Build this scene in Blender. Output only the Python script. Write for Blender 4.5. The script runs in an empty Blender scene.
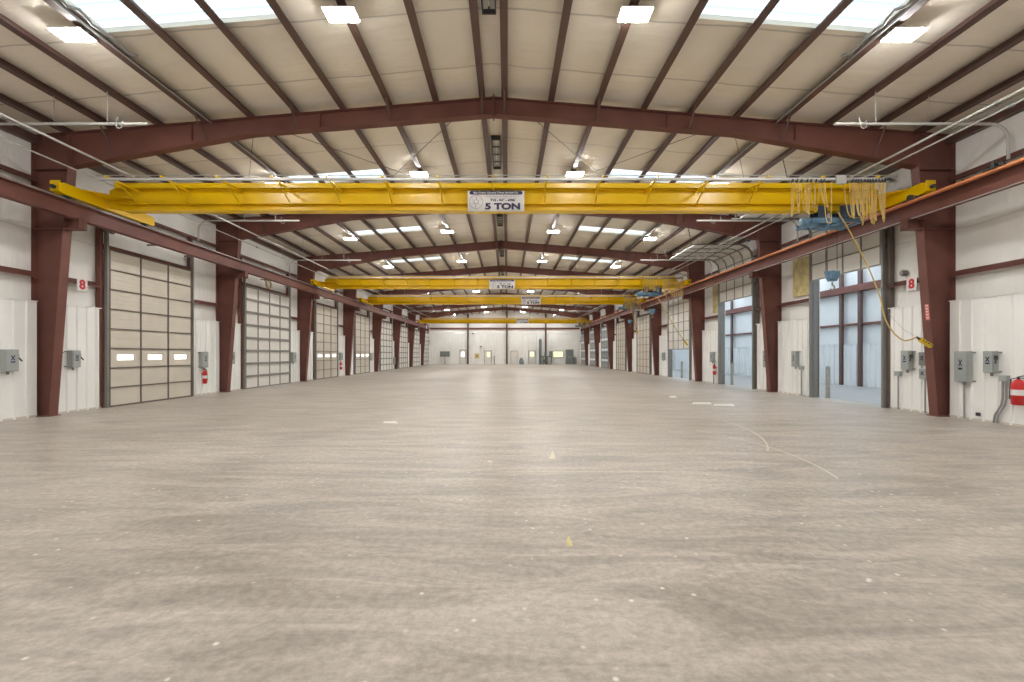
import bpy, math, random
from mathutils import Vector, Matrix
random.seed(7)
PI = math.pi
SC = bpy.context.scene
COL = SC.collection

# ------------------------------------------------------------------ camera, world, exposure
cam_d = bpy.data.cameras.new('camera'); cam = bpy.data.objects.new('camera', cam_d); COL.objects.link(cam)
cam.location = (0.36, 0.0, 1.65); cam.rotation_euler = (PI/2, 0, 0)
cam_d.sensor_fit = 'HORIZONTAL'; cam_d.sensor_width = 36.0; cam_d.lens = 36.0*455/1024
cam_d.shift_x = 5/1024; cam_d.shift_y = 13/1024; cam_d.clip_end = 400; cam_d.clip_start = 0.05
SC.camera = cam
W = bpy.data.worlds.new('sky'); SC.world = W; W.use_nodes = True
bg = W.node_tree.nodes['Background']; bg.inputs[0].default_value = (0.82, 0.91, 1.0, 1); bg.inputs[1].default_value = 1.6
VS = SC.view_settings
SC.display_settings.display_device = 'sRGB'
VS.view_transform = 'Standard'; VS.look = 'None'; VS.gamma = 1.0; VS.use_curve_mapping = False
VS.exposure = 1.45
LAMP = 80.0          # radiance of the LED diffusers

# ------------------------------------------------------------------ materials
MATS = {}
def mat(name, col, rough=0.6, metal=0.0, var=0.06, scale=3.0, bump=0.0, bscale=20.0, emit=None, estr=0.0, spec=0.5):
    m = bpy.data.materials.new(name); m.use_nodes = True; nt = m.node_tree; N = nt.nodes; L = nt.links
    b = N['Principled BSDF']; b.inputs['Roughness'].default_value = rough; b.inputs['Metallic'].default_value = metal
    b.inputs['Specular IOR Level'].default_value = spec
    tc = N.new('ShaderNodeTexCoord')
    no = N.new('ShaderNodeTexNoise'); no.inputs['Scale'].default_value = scale; no.inputs['Detail'].default_value = 5
    L.new(tc.outputs['Object'], no.inputs['Vector'])
    r = N.new('ShaderNodeValToRGB'); r.color_ramp.elements[0].position = .3; r.color_ramp.elements[1].position = .7
    r.color_ramp.elements[0].color = tuple(c*(1-var) for c in col)+(1,)
    r.color_ramp.elements[1].color = tuple(min(1, c*(1+var)) for c in col)+(1,)
    L.new(no.outputs['Fac'], r.inputs['Fac']); L.new(r.outputs['Color'], b.inputs['Base Color'])
    if bump:
        n2 = N.new('ShaderNodeTexNoise'); n2.inputs['Scale'].default_value = bscale; L.new(tc.outputs['Object'], n2.inputs['Vector'])
        bp = N.new('ShaderNodeBump'); bp.inputs['Strength'].default_value = bump; bp.inputs['Distance'].default_value = .02
        L.new(n2.outputs['Fac'], bp.inputs['Height']); L.new(bp.outputs['Normal'], b.inputs['Normal'])
    if emit:
        b.inputs['Emission Color'].default_value = tuple(emit)+(1,); b.inputs['Emission Strength'].default_value = estr
    MATS[name] = m
    return m
M_steel = mat('maroon_primer', (0.170, 0.068, 0.054), .55, var=.16, scale=1.3, spec=.35)
M_purlin = mat('purlin_primer', (0.115, 0.062, 0.052), .42, var=.12, scale=2.0, spec=.5)
M_yellow = mat('crane_yellow', (0.84, 0.54, 0.002), .26, var=.05, scale=1.5, spec=.4)
M_yel2 = mat('cable_yellow', (0.62, 0.43, 0.13), .5)
M_grey = mat('galvanised_grey', (0.36, 0.36, 0.35), .5, metal=.25)
M_pipe = mat('conduit_grey', (0.52, 0.51, 0.48), .45, metal=.2)
M_box = mat('electrical_box_grey', (0.36, 0.39, 0.38), .5)
M_dark = mat('dark_fitting', (0.045, 0.045, 0.045), .5)
M_white = mat('white_paint', (0.76, 0.74, 0.69), .5, var=.03)
M_tan = mat('tan_door_panel', (0.66, 0.61, 0.52), .55, var=.04, scale=1.5)
M_wdoor = mat('white_door_panel', (0.78, 0.76, 0.71), .55, var=.03, scale=1.5)
M_strut = mat('door_strut_grey', (0.26, 0.25, 0.235), .45, metal=.3)
M_dstile = mat('door_stile_bronze', (0.17, 0.14, 0.12), .5, metal=.2)
M_red = mat('extinguisher_red', (0.60, 0.02, 0.02), .3)
M_orange = mat('conductor_orange', (0.72, 0.27, 0.11), .45)
M_blue = mat('hoist_blue', (0.13, 0.25, 0.36), .4, var=.2, scale=6)
M_dblue = mat('motor_blue', (0.05, 0.09, 0.13), .45)
M_pale = mat('sign_white', (0.80, 0.78, 0.76), .5, var=.01)
M_navy = mat('sign_navy', (0.02, 0.02, 0.08), .5)
M_mauve = mat('sign_mauve', (0.35, 0.30, 0.42), .5)
M_rtext = mat('sign_red', (0.55, 0.03, 0.04), .5)
M_insul = mat('yellowed_insulation', (0.62, 0.52, 0.26), .8, var=.25, scale=4, bump=.5, bscale=8)
M_greym = mat('machine_grey', (0.20, 0.22, 0.22), .5)
M_conc = mat('bollard_concrete', (0.33, 0.33, 0.30), .8, var=.15, scale=8)
M_paint = mat('floor_paint', (0.66, 0.60, 0.47), .6, var=.15, scale=12)
M_ypaint = mat('floor_yellow', (0.66, 0.58, 0.24), .6, var=.15, scale=12)
M_glow = mat('lamp_diffuser', (0.9, 0.9, 0.9), .5, emit=(1.0, 0.985, 0.96), estr=LAMP)
M_daypane = mat('daylit_pane', (0.8, 0.85, 0.9), .3, emit=(0.95, 0.98, 1.0), estr=.9)
M_yelpane = mat('warm_lit_pane', (0.8, 0.8, 0.6), .3, emit=(1.0, 0.90, 0.55), estr=.32)

def skylight_mat():
    m = bpy.data.materials.new('translucent_skylight'); m.use_nodes = True; nt = m.node_tree; N = nt.nodes; L = nt.links
    N.remove(N['Principled BSDF'])
    t = N.new('ShaderNodeBsdfTranslucent')
    tc = N.new('ShaderNodeTexCoord'); wv = N.new('ShaderNodeTexWave'); wv.bands_direction = 'Y'; wv.inputs['Scale'].default_value = 3.1; wv.inputs['Distortion'].default_value = .25
    L.new(tc.outputs['Object'], wv.inputs[0]); rp = N.new('ShaderNodeValToRGB'); rp.color_ramp.elements[0].color = (.33, .385, .40, 1); rp.color_ramp.elements[0].position = .15
    rp.color_ramp.elements[1].color = (.60, .62, .61, 1); rp.color_ramp.elements[1].position = .5; L.new(wv.outputs['Fac'], rp.inputs[0]); L.new(rp.outputs[0], t.inputs[0])
    d = N.new('ShaderNodeBsdfDiffuse'); d.inputs[0].default_value = (.7, .75, .75, 1)
    mx = N.new('ShaderNodeMixShader'); mx.inputs[0].default_value = .22
    L.new(t.outputs[0], mx.inputs[1]); L.new(d.outputs[0], mx.inputs[2]); L.new(mx.outputs[0], N['Material Output'].inputs['Surface'])
    return m
M_sky = skylight_mat()
M_annexlight = bpy.data.materials.new('added_annex_glazing'); M_annexlight.use_nodes = True  # unseen translucent strips, invented so sky light brightens the annex
_n = M_annexlight.node_tree; _n.nodes.remove(_n.nodes['Principled BSDF']); _t = _n.nodes.new('ShaderNodeBsdfTranslucent'); _t.inputs[0].default_value = (.72, .74, .75, 1)
_n.links.new(_t.outputs[0], _n.nodes['Material Output'].inputs['Surface'])
M_slot = mat('blue_daylit_slot', (0.6, 0.7, 0.75), .3, emit=(0.75, 0.88, 1.0), estr=.2)

def floor_mat():
    m = bpy.data.materials.new('polished_concrete'); m.use_nodes = True; nt = m.node_tree; N = nt.nodes; L = nt.links
    b = N['Principled BSDF']
    tc = N.new('ShaderNodeTexCoord')
    def noise(scale, det, vec=None, dist=0.0, rough=.6):
        n = N.new('ShaderNodeTexNoise'); n.inputs['Scale'].default_value = scale; n.inputs['Detail'].default_value = det
        n.inputs['Distortion'].default_value = dist; n.inputs['Roughness'].default_value = rough
        L.new(vec if vec else tc.outputs['Object'], n.inputs['Vector']); return n
    def ramp(src, p0, c0, p1, c1):
        r = N.new('ShaderNodeValToRGB'); r.color_ramp.elements[0].position = p0; r.color_ramp.elements[1].position = p1
        r.color_ramp.elements[0].color = c0+(1,) if len(c0) == 3 else c0; r.color_ramp.elements[1].color = c1+(1,) if len(c1) == 3 else c1
        L.new(src, r.inputs['Fac']); return r
    def mix(a, bb, f, mode='MULTIPLY'):
        x = N.new('ShaderNodeMix'); x.data_type = 'RGBA'; x.blend_type = mode; x.inputs[0].default_value = f
        L.new(a, x.inputs[6]); L.new(bb, x.inputs[7]); return x
    big = noise(.16, 5, dist=.6)
    c = ramp(big.outputs['Fac'], .35, (0.425, 0.380, 0.328), .65, (0.535, 0.488, 0.432))
    mp = N.new('ShaderNodeMapping'); mp.inputs['Scale'].default_value = (.45, 2.2, 1); mp.inputs['Rotation'].default_value = (0, 0, .35)
    L.new(tc.outputs['Object'], mp.inputs['Vector'])
    st = noise(1.1, 6, mp.outputs[0], dist=1.2, rough=.68)
    s = ramp(st.outputs['Fac'], .38, (.64, .63, .62), .60, (1.14, 1.14, 1.13))
    x1 = mix(c.outputs[0], s.outputs[0], .75)
    fine = noise(14, 6, rough=.75)
    f = ramp(fine.outputs['Fac'], .38, (.66, .65, .64), .62, (1.16, 1.16, 1.16))
    x2 = mix(x1.outputs[2], f.outputs[0], .6)
    # broad swirling trowel arcs
    wv = N.new('ShaderNodeTexWave'); wv.wave_type = 'RINGS'; wv.rings_direction = 'Z'; wv.inputs['Scale'].default_value = .35
    wv.inputs['Distortion'].default_value = 9; wv.inputs['Detail'].default_value = 4; wv.inputs['Detail Scale'].default_value = .7
    L.new(tc.outputs['Object'], wv.inputs['Vector'])
    w = ramp(wv.outputs['Fac'], .0, (.95, .95, .95), 1., (1.04, 1.04, 1.04))
    x3 = mix(x2.outputs[2], w.outputs[0], .7)
    # pale specks
    vo = N.new('ShaderNodeTexVoronoi'); vo.inputs['Scale'].default_value = 5.5; L.new(tc.outputs['Object'], vo.inputs['Vector'])
    mask = noise(1.2, 3)
    mm = N.new('ShaderNodeMath'); mm.operation = 'MULTIPLY'
    sp = ramp(vo.outputs['Distance'], .05, (1, 1, 1), .12, (0, 0, 0)); mk = ramp(mask.outputs['Fac'], .38, (0, 0, 0), .55, (1, 1, 1))
    L.new(sp.outputs[0], mm.inputs[0]); L.new(mk.outputs[0], mm.inputs[1])
    m2 = N.new('ShaderNodeMath'); m2.operation = 'MULTIPLY'; m2.inputs[1].default_value = .95; L.new(mm.outputs[0], m2.inputs[0])
    x4 = N.new('ShaderNodeMix'); x4.data_type = 'RGBA'; L.new(m2.outputs[0], x4.inputs[0])
    L.new(x3.outputs[2], x4.inputs[6]); x4.inputs[7].default_value = (.78, .74, .68, 1)
    L.new(x4.outputs[2], b.inputs['Base Color'])
    rr = ramp(st.outputs['Fac'], .3, (.34, .34, .34), .7, (.52, .52, .52)); L.new(rr.outputs[0], b.inputs['Roughness'])
    b.inputs['Specular IOR Level'].default_value = .45
    bp = N.new('ShaderNodeBump'); bp.inputs['Strength'].default_value = .12; bp.inputs['Distance'].default_value = .01
    L.new(fine.outputs['Fac'], bp.inputs['Height']); L.new(bp.outputs[0], b.inputs['Normal'])
    return m
M_floor = floor_mat()

def insulation_mat(name, col, axis, period, seam, vertical=False):
    """white faced blanket with seams every `period` metres along `axis`, softly wrinkled"""
    m = bpy.data.materials.new(name); m.use_nodes = True; nt = m.node_tree; N = nt.nodes; L = nt.links
    b = N['Principled BSDF']; b.inputs['Roughness'].default_value = .55; b.inputs['Specular IOR Level'].default_value = .3
    tc = N.new('ShaderNodeTexCoord'); sx = N.new('ShaderNodeSeparateXYZ'); L.new(tc.outputs['Object'], sx.inputs[0])
    no = N.new('ShaderNodeTexNoise'); no.inputs['Scale'].default_value = .8; no.inputs['Detail'].default_value = 4; L.new(tc.outputs['Object'], no.inputs['Vector'])
    def math_(op, a, bb):
        n = N.new('ShaderNodeMath'); n.operation = op
        for i, v in ((0, a), (1, bb)):
            if v is None: continue
            if isinstance(v, (int, float)): n.inputs[i].default_value = v
            else: L.new(v, n.inputs[i])
        return n.outputs[0]
    wob = math_('ADD', math_('MULTIPLY', no.outputs['Fac'], .2), .80)
    p = math_('ADD', sx.outputs[axis], wob)
    q = math_('FRACT', math_('DIVIDE', p, period), None)
    d = math_('ABSOLUTE', math_('SUBTRACT', q, .5), None)
    r = N.new('ShaderNodeValToRGB'); r.color_ramp.elements[0].position = 0; r.color_ramp.elements[1].position = .02
    r.color_ramp.elements[0].color = tuple(c*seam for c in col)+(1,); r.color_ramp.elements[1].color = tuple(col)+(1,)
    L.new(d, r.inputs['Fac'])
    n3 = N.new('ShaderNodeTexNoise'); n3.inputs['Scale'].default_value = .5; n3.inputs['Detail'].default_value = 6; L.new(tc.outputs['Object'], n3.inputs['Vector'])
    r3 = N.new('ShaderNodeValToRGB'); r3.color_ramp.elements[0].position = .3; r3.color_ramp.elements[1].position = .7
    r3.color_ramp.elements[0].color = (.92, .91, .89, 1); r3.color_ramp.elements[1].color = (1.03, 1.03, 1.03, 1); L.new(n3.outputs['Fac'], r3.inputs['Fac'])
    x = N.new('ShaderNodeMix'); x.data_type = 'RGBA'; x.blend_type = 'MULTIPLY'; x.inputs[0].default_value = 1
    L.new(r.outputs[0], x.inputs[6]); L.new(r3.outputs[0], x.inputs[7]); L.new(x.outputs[2], b.inputs['Base Color'])
    n2 = N.new('ShaderNodeTexNoise'); n2.inputs['Scale'].default_value = 1.0; n2.inputs['Detail'].default_value = 3
    mp = N.new('ShaderNodeMapping'); mp.inputs['Scale'].default_value = (1.2, 5, 5) if not vertical else (1, 6, .8); L.new(tc.outputs['Object'], mp.inputs[0]); L.new(mp.outputs[0], n2.inputs['Vector'])
    hd = math_('ADD', math_('MULTIPLY', math_('MINIMUM', math_('MULTIPLY', d, 8.0), 1.0), .6), n2.outputs['Fac'])
    bp = N.new('ShaderNodeBump'); bp.inputs['Strength'].default_value = .45; bp.inputs['Distance'].default_value = .05
    L.new(hd, bp.inputs['Height']); L.new(bp.outputs[0], b.inputs['Normal'])
    return m
M_ceil = insulation_mat('ceiling_insulation_facing', (0.92, 0.86, 0.755), 1, 1.83, .62)
M_wall = insulation_mat('wall_insulation_facing', (0.93, 0.925, 0.90), 2, 1.3, .8, True)
M_liner = mat('white_ribbed_liner', (0.90, 0.90, 0.875), .5, var=.04, scale=.9)
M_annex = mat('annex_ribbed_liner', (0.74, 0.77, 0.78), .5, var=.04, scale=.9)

# ------------------------------------------------------------------ mesh builder
class MB:
    def __init__(s): s.v = []; s.f = []; s.smooth = set()
    def add(s, vs, fs, sm=False):
        o = len(s.v); s.v += [tuple(p) for p in vs]
        for f in fs:
            if sm: s.smooth.add(len(s.f))
            s.f.append(tuple(i+o for i in f))
        return s
    def box(s, x0, x1, y0, y1, z0, z1):
        x0, x1 = min(x0, x1), max(x0, x1); y0, y1 = min(y0, y1), max(y0, y1); z0, z1 = min(z0, z1), max(z0, z1)
        return s.add([(x0,y0,z0),(x1,y0,z0),(x1,y1,z0),(x0,y1,z0),(x0,y0,z1),(x1,y0,z1),(x1,y1,z1),(x0,y1,z1)],
                     [(0,3,2,1),(4,5,6,7),(0,1,5,4),(1,2,6,5),(2,3,7,6),(3,0,4,7)])
    def hull8(s, a, b):      # two quads a, b (4 points each, same winding) joined as a solid
        return s.add(list(a)+list(b), [(3,2,1,0),(4,5,6,7),(0,1,5,4),(1,2,6,5),(2,3,7,6),(3,0,4,7)])
    def bar(s, p, q, w, h=None, up=(0,0,1)):
        h = h or w; p = Vector(p); q = Vector(q); d = (q-p).normalized(); u = Vector(up)
        if abs(d.dot(u)) > .95: u = Vector((0, 1, 0))
        r = d.cross(u).normalized(); u = r.cross(d)
        c = lambda o: [o-r*w/2-u*h/2, o+r*w/2-u*h/2, o+r*w/2+u*h/2, o-r*w/2+u*h/2]
        return s.hull8(c(p), c(q))
    def tube(s, pts, r, n=8, closed=False):
        pts = [Vector(p) for p in pts]; m = len(pts); rings = []
        prev = None
        for i, p in enumerate(pts):
            if closed: d = (pts[(i+1) % m]-pts[i-1])
            else: d = pts[min(i+1, m-1)]-pts[max(i-1, 0)]
            d.normalize()
            if prev is None:
                a = Vector((0,0,1)) if abs(d.z) < .9 else Vector((1,0,0)); a = (a-d*a.dot(d)).normalized()
            else: a = (prev-d*prev.dot(d)).normalized()
            prev = a; b = d.cross(a)
            rr = r[i] if isinstance(r, (list, tuple)) else r
            rings.append([p+a*rr*math.cos(2*PI*k/n)+b*rr*math.sin(2*PI*k/n) for k in range(n)])
        vs = [v for ring in rings for v in ring]; fs = []
        for i in range(m if closed else m-1):
            j = (i+1) % m
            fs += [(i*n+k, i*n+(k+1) % n, j*n+(k+1) % n, j*n+k) for k in range(n)]
        s.add(vs, fs, True)
        if not closed: s.add(rings[0], [tuple(range(n))[::-1]]); s.add(rings[-1], [tuple(range(n))])
        return s
    def cyl(s, p, q, r, n=14): return s.tube([p, q], r, n)
    def revolve(s, c, prof, n=16, axis='z'):     # prof = [(radius, height)...]
        vs = []; c = Vector(c)
        for r, h in prof:
            for k in range(n):
                a = 2*PI*k/n; u, w = r*math.cos(a), r*math.sin(a)
                vs.append(c+Vector({'z': (u, w, h), 'x': (h, u, w), 'y': (w, h, u)}[axis]))
        fs = [(i*n+k, i*n+(k+1) % n, (i+1)*n+(k+1) % n, (i+1)*n+k) for i in range(len(prof)-1) for k in range(n)]
        s.add(vs, fs, True); m = len(prof)-1
        s.add(vs[:n], [tuple(range(n))[::-1]]); s.add(vs[m*n:], [tuple(range(n))]); return s
    def prism(s, poly, lo, hi, fn):   # poly of (a,b); fn(a,b,t)->xyz
        n = len(poly); vs = [fn(a, b, lo) for a, b in poly]+[fn(a, b, hi) for a, b in poly]
        return s.add(vs, [tuple(range(n))[::-1], tuple(range(n, 2*n))]+[(i, (i+1) % n, n+(i+1) % n, n+i) for i in range(n)])
    def build(s, name, m, parent=None, bevel=0, origin=None, **kw):
        me = bpy.data.meshes.new(name)
        o0 = Vector((0, 0, 0))
        if parent is not None: o0 = Vector(parent.get('_w', (0, 0, 0)))
        if origin: o0 = Vector(origin)
        me.from_pydata([tuple(Vector(v)-o0) for v in s.v], [], s.f); me.validate(); me.update()
        for i in s.smooth:
            if i < len(me.polygons): me.polygons[i].use_smooth = True
        import bmesh
        bm = bmesh.new(); bm.from_mesh(me); bmesh.ops.recalc_face_normals(bm, faces=bm.faces); bm.to_mesh(me); bm.free()
        for x in (m if isinstance(m, (list, tuple)) else [m]): me.materials.append(x)
        o = bpy.data.objects.new(name, me); COL.objects.link(o)
        if parent is not None: o.parent = parent; o['_w'] = tuple(o0)
        else:
            o.location = o0; o['_w'] = tuple(o0)
        if bevel:
            bv = o.modifiers.new('bevel', 'BEVEL'); bv.width = bevel; bv.segments = 2; bv.limit_method = 'ANGLE'
        for k, v in kw.items(): o[k] = v
        return o
def thing(name, label, cat, loc=(0,0,0), group=None, kind=None):
    o = bpy.data.objects.new(name, None); COL.objects.link(o); o.location = loc; o.empty_display_size = .2
    o['label'] = label; o['_w'] = tuple(loc)
    if cat: o['category'] = cat
    if group: o['group'] = group
    if kind: o['kind'] = kind
    return o
def tag(o, label=None, cat=None, group=None, kind=None):
    if label: o['label'] = label
    if cat: o['category'] = cat
    if group: o['group'] = group
    if kind: o['kind'] = kind
    return o
ORD = ['nearest', 'second nearest', 'third nearest', 'fourth nearest', 'fifth nearest', 'sixth nearest', 'seventh nearest', 'eighth nearest', 'ninth nearest', 'tenth nearest', 'eleventh nearest']
SIDE = {-1: 'tan door side', 1: 'annex side'}
WALL = {-1: 'closed door wall', 1: 'annex wall'}

def text_mesh(body, size, bold=0.0, sx=1.0):
    c = bpy.data.curves.new('t', 'FONT'); c.body = body; c.size = size; c.offset = bold; c.align_x = 'CENTER'; c.align_y = 'CENTER'; c.extrude = .002
    o = bpy.data.objects.new('t', c); COL.objects.link(o)
    dg = bpy.context.evaluated_depsgraph_get(); me = bpy.data.meshes.new_from_object(o.evaluated_get(dg))
    vs = [(v.co.x*sx, v.co.y, v.co.z) for v in me.vertices]; fs = [tuple(p.vertices) for p in me.polygons]
    bpy.data.objects.remove(o); bpy.data.curves.remove(c); bpy.data.meshes.remove(me)
    return vs, fs

# ------------------------------------------------------------------ layout numbers
BAY = 7.62; F1 = 12.13; YF = F1+8*BAY; YB = -12.0
XS = 12.2          # wall sheet, XL = face of liner
XL = 12.04
FR = [F1+BAY*k for k in range(8)]
PX = [0.29+1.225*k for k in range(10)]
def zr(x): return 8.45-abs(x)*0.0833        # top of rafter / underside of purlin
def zroof(x): return zr(x)+0.20             # underside of insulation

# floor
MB().box(-12.6, 12.3, YB-.3, YF+.4, -.25, 0).build('floor', M_floor, label='pale polished concrete floor slab of the hall', kind='structure')
MB().box(12.3, 19.2, 8, 50, -.25, 0).build('floor', mat('annex_concrete', (.36, .36, .35), .6, var=.1), label='concrete floor of the side annex', kind='structure')

# ceiling with skylight openings
SKY = [(8.05, 9.02), (16.35, 17.2), (23.65, 24.5)]+[(31.05+7.6*k, 31.9+7.6*k) for k in range(6)]
SKY = [(-.0-6.6, -5.7), (.45, 1.35)]+SKY
cm = MB()
ys = [YB]
for a, b in SKY: ys += [a, b]
ys.append(YF)
SX0, SX1 = 3.97+.05, 7.64-.0
for s in (-1, 1):
    for i in range(len(ys)-1):
        hole = i % 2 == 1
        for x0, x1 in ((0, SX0), (SX0, SX1), (SX1, 12.3)):
            if hole and x0 == SX0: continue
            a = [(s*x0, ys[i], zroof(x0)), (s*x1, ys[i], zroof(x1)), (s*x1, ys[i], zroof(x1)+.12), (s*x0, ys[i], zroof(x0)+.12)]
            b = [(p[0], ys[i+1], p[2]) for p in a]
            cm.hull8(a, b)
cm.build('ceiling', M_ceil, label='pitched roof lined with cream insulation facing', kind='structure')
n = 0
for j, (a, b) in enumerate(SKY):
    for s in (-1, 1):
        n += 1; sk = MB(); K = 48; x0, x1 = SX0, SX1
        vs = []; fs = []
        for i in range(K+1):
            y = a+(b-a)*i/K; dz = .02*math.sin(2*PI*i/K*7)
            for x in (x0, x1): vs.append((s*x, y, zroof(x)+.10+dz))
        for i in range(K): fs.append((2*i, 2*i+1, 2*i+3, 2*i+2))
        sk.add(vs, fs)
        nm = f'{ORD[j-2]}' if j > 1 else 'behind the camera'
        sk.build(f'window_{n}', M_sky, label=f'translucent corrugated roof skylight on the {SIDE[s]}, {nm}', kind='structure')

# ------------------------------------------------------------------ walls
def ribbed(mb, x, s, y0, y1, z0, z1, pitch=.305, d=.03):
    """vertical ribbed sheet facing -s*x"""
    prof = []; y = y0
    while y < y1-1e-4:
        e = min(y+pitch, y1)
        prof += [(y, 0), (min(y+pitch*.72, e), 0)]
        if y+pitch*.79 < e: prof.append((y+pitch*.79, d))
        if y+pitch*.93 < e: prof.append((y+pitch*.93, d))
        y += pitch
    prof.append((y1, 0))
    vs = []; fs = []
    for yy, dd in prof:
        vs += [(x-s*dd, yy, z0), (x-s*dd, yy, z1)]
    for i in range(len(prof)-1): fs.append((2*i, 2*i+2, 2*i+3, 2*i+1))
    mb.add(vs, fs)
    # closing top flashing
    mb.box(x-s*.035, x+s*.05, y0, y1, z1-.012, z1+.012)
ZE = 7.66
OPEN = {0: (14.05, 17.3), 1: (21.45, 24.8), 2: (28.85, 32.6)}       # bays of the annex wall that stand open
DL = {}
for k in range(8):
    f = FR[k]; DL[k] = (f+1.9, f+5.6) if k in (0, 2, 3) else (f+1.62, f+5.95)
DR = {k: (FR[k]+1.9, FR[k]+5.45) for k in range(3, 8)}
for k, (a, b) in OPEN.items(): DR[k] = (a, b)
for s, nm in ((-1, 'left'), (1, 'right')):
    w = MB(); lo = YB
    if s == 1:
        for k in (0, 1, 2):
            a, b = OPEN[k]; w.box(s*XS, s*(XS+.06), lo, a, 0, ZE); w.box(s*XS, s*(XS+.06), a, b, 4.85, ZE); lo = b
    w.box(s*XS, s*(XS+.06), lo, YF+.2, 0, ZE)
    wo = w.build(f'wall_{nm}', M_wall, label=f'upper {WALL[s]} of white insulation facing', kind='structure')
    D = DL if s == -1 else DR
    # liner panels between columns and doors
    segs = [(YB, F1-.13)]
    for k in range(8):
        segs += [(FR[k]+.13, D[k][0]-.13), (D[k][1]+.13, (FR[k+1]-.13) if k < 7 else YF)]
    for a, b in segs:
        if b-a < .1: continue
        lm = MB(); ribbed(lm, s*XL, s, a, b, 0.0, 3.04)
        lm.build('liner_panel', M_liner, wo)
        # base angle
        MB().box(s*XL, s*(XL-.02), a, b, 0, .05).build('base_angle', M_tan, wo)
    g = [(YB, F1)]+[(FR[k], FR[k+1]) for k in range(7)]+[(FR[7], YF)]
    for i, (a, b) in enumerate(g):
        for z in (3.80, 6.32):
            spans = [(a+.13, b-.13)]
            if z < 4 and i > 0: spans = [(a+.13, D[i-1][0]-.12), (D[i-1][1]+.12, b-.13)]
            for c, d in spans:
                if d-c < .1: continue
                gm = MB(); x0 = s*XS; x1 = s*(XS-.2)
                gm.box(x0, x1, c, d, z-.09, z-.075); gm.box(x0, x0-s*.02, c, d, z-.09, z+.04); gm.box(x1, x1+s*.012, c, d, z-.135, z-.075)
                gm.box(x0, x1, c, d, z-.075, z-.06)
                gm.build('girt', M_steel, wo)
    em = MB(); em.box(s*XS, s*(XS-.16), YB, YF, 7.22, 7.42); em.build('eave_strut', M_purlin, wo)

# far wall
fw = MB(); fw.add([(-XS-.1, YF, 0), (XS+.1, YF, 0), (XS+.1, YF, zroof(12.2)), (0, YF, zroof(0)), (-XS-.1, YF, zroof(12.2)),
                   (-XS-.1, YF+.1, 0), (XS+.1, YF+.1, 0), (XS+.1, YF+.1, zroof(12.2)), (0, YF+.1, zroof(0)), (-XS-.1, YF+.1, zroof(12.2))],
                  [(0,1,2,3,4), (9,8,7,6,5), (0,5,6,1), (1,6,7,2), (2,7,8,3), (3,8,9,4), (4,9,5,0)])
FWO = fw.build('wall_far', M_wall, label='far gable wall of the hall', kind='structure')
lm = MB(); vs = []; fs = []; prof = []
x = -12.0
while x < 12.0:
    prof += [(x, 0), (x+.3, 0), (x+.34, .03), (x+.41, .03)]; x += .45
prof.append((12.0, 0))
for xx, dd in prof: vs += [(min(xx, 12.0), YF-.1-dd, 0), (min(xx, 12.0), YF-.1-dd, 4.86)]
for i in range(len(prof)-1): fs.append((2*i, 2*i+2, 2*i+3, 2*i+1))
lm.add(vs, fs); lm.box(-12, 12, YF-.14, YF, 4.85, 4.89)
lm.build('liner_panel', M_liner, FWO)
for z in (5.75, 7.0):
    MB().box(-12, 12, YF-.22, YF-.0, z-.12, z+.12).build('girt', M_steel, FWO)
for i, x in enumerate((-5.9, .33, 6.56)):
    m = MB(); zt = zr(x)+.15
    m.box(x-.12, x+.12, YF-.36, YF-.345, 0, zt); m.box(x-.12, x+.12, YF-.16, YF-.145, 0, zt); m.box(x-.01, x+.01, YF-.35, YF-.15, 0, zt)
    m.build('end_wall_post', M_purlin, FWO)
MB().box(-XS-.1, XS+.1, YB-.1, YB, 0, 8.65).build('wall_rear', M_wall, label='gable wall behind the camera', kind='structure')

# annex beyond the open doors
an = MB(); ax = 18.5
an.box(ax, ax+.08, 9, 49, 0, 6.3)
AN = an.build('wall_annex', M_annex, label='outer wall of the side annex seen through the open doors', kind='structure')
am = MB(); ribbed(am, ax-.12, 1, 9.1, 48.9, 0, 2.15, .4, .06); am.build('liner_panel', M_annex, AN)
for y in (15.5, 23.0, 24.3, 31.2, 36.2, 39.6):
    MB().box(ax-.14, ax-.27, y, y+.2, 0, 6.0).build('annex_post', M_purlin, AN)
for z0, z1, d in ((4.85, 5.18, .42), (3.14, 3.24, .2)):
    MB().box(ax-.0, ax-d, 9.1, 48.9, z0, z1).build('annex_beam', M_steel, AN)
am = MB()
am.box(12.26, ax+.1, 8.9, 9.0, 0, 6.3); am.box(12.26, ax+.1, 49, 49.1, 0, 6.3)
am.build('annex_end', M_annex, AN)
ar = MB()
yy = 8.9
arm = []
while yy < 49:
    ar.box(12.26, ax+.1, yy, yy+1.2, 6.3, 6.4)
    arm.append((yy+1.2, yy+3.1)); yy += 3.1
ar.build('annex_roof', M_annex, AN)
sm = MB()
for a, b in arm: sm.add([(12.26, a, 6.35), (ax+.1, a, 6.35), (ax+.1, b, 6.35), (12.26, b, 6.35)], [(0, 1, 2, 3)])
sm.build('added_annex_roof_light', M_annexlight, AN)  # added out of view to bring daylight into the annex
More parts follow.
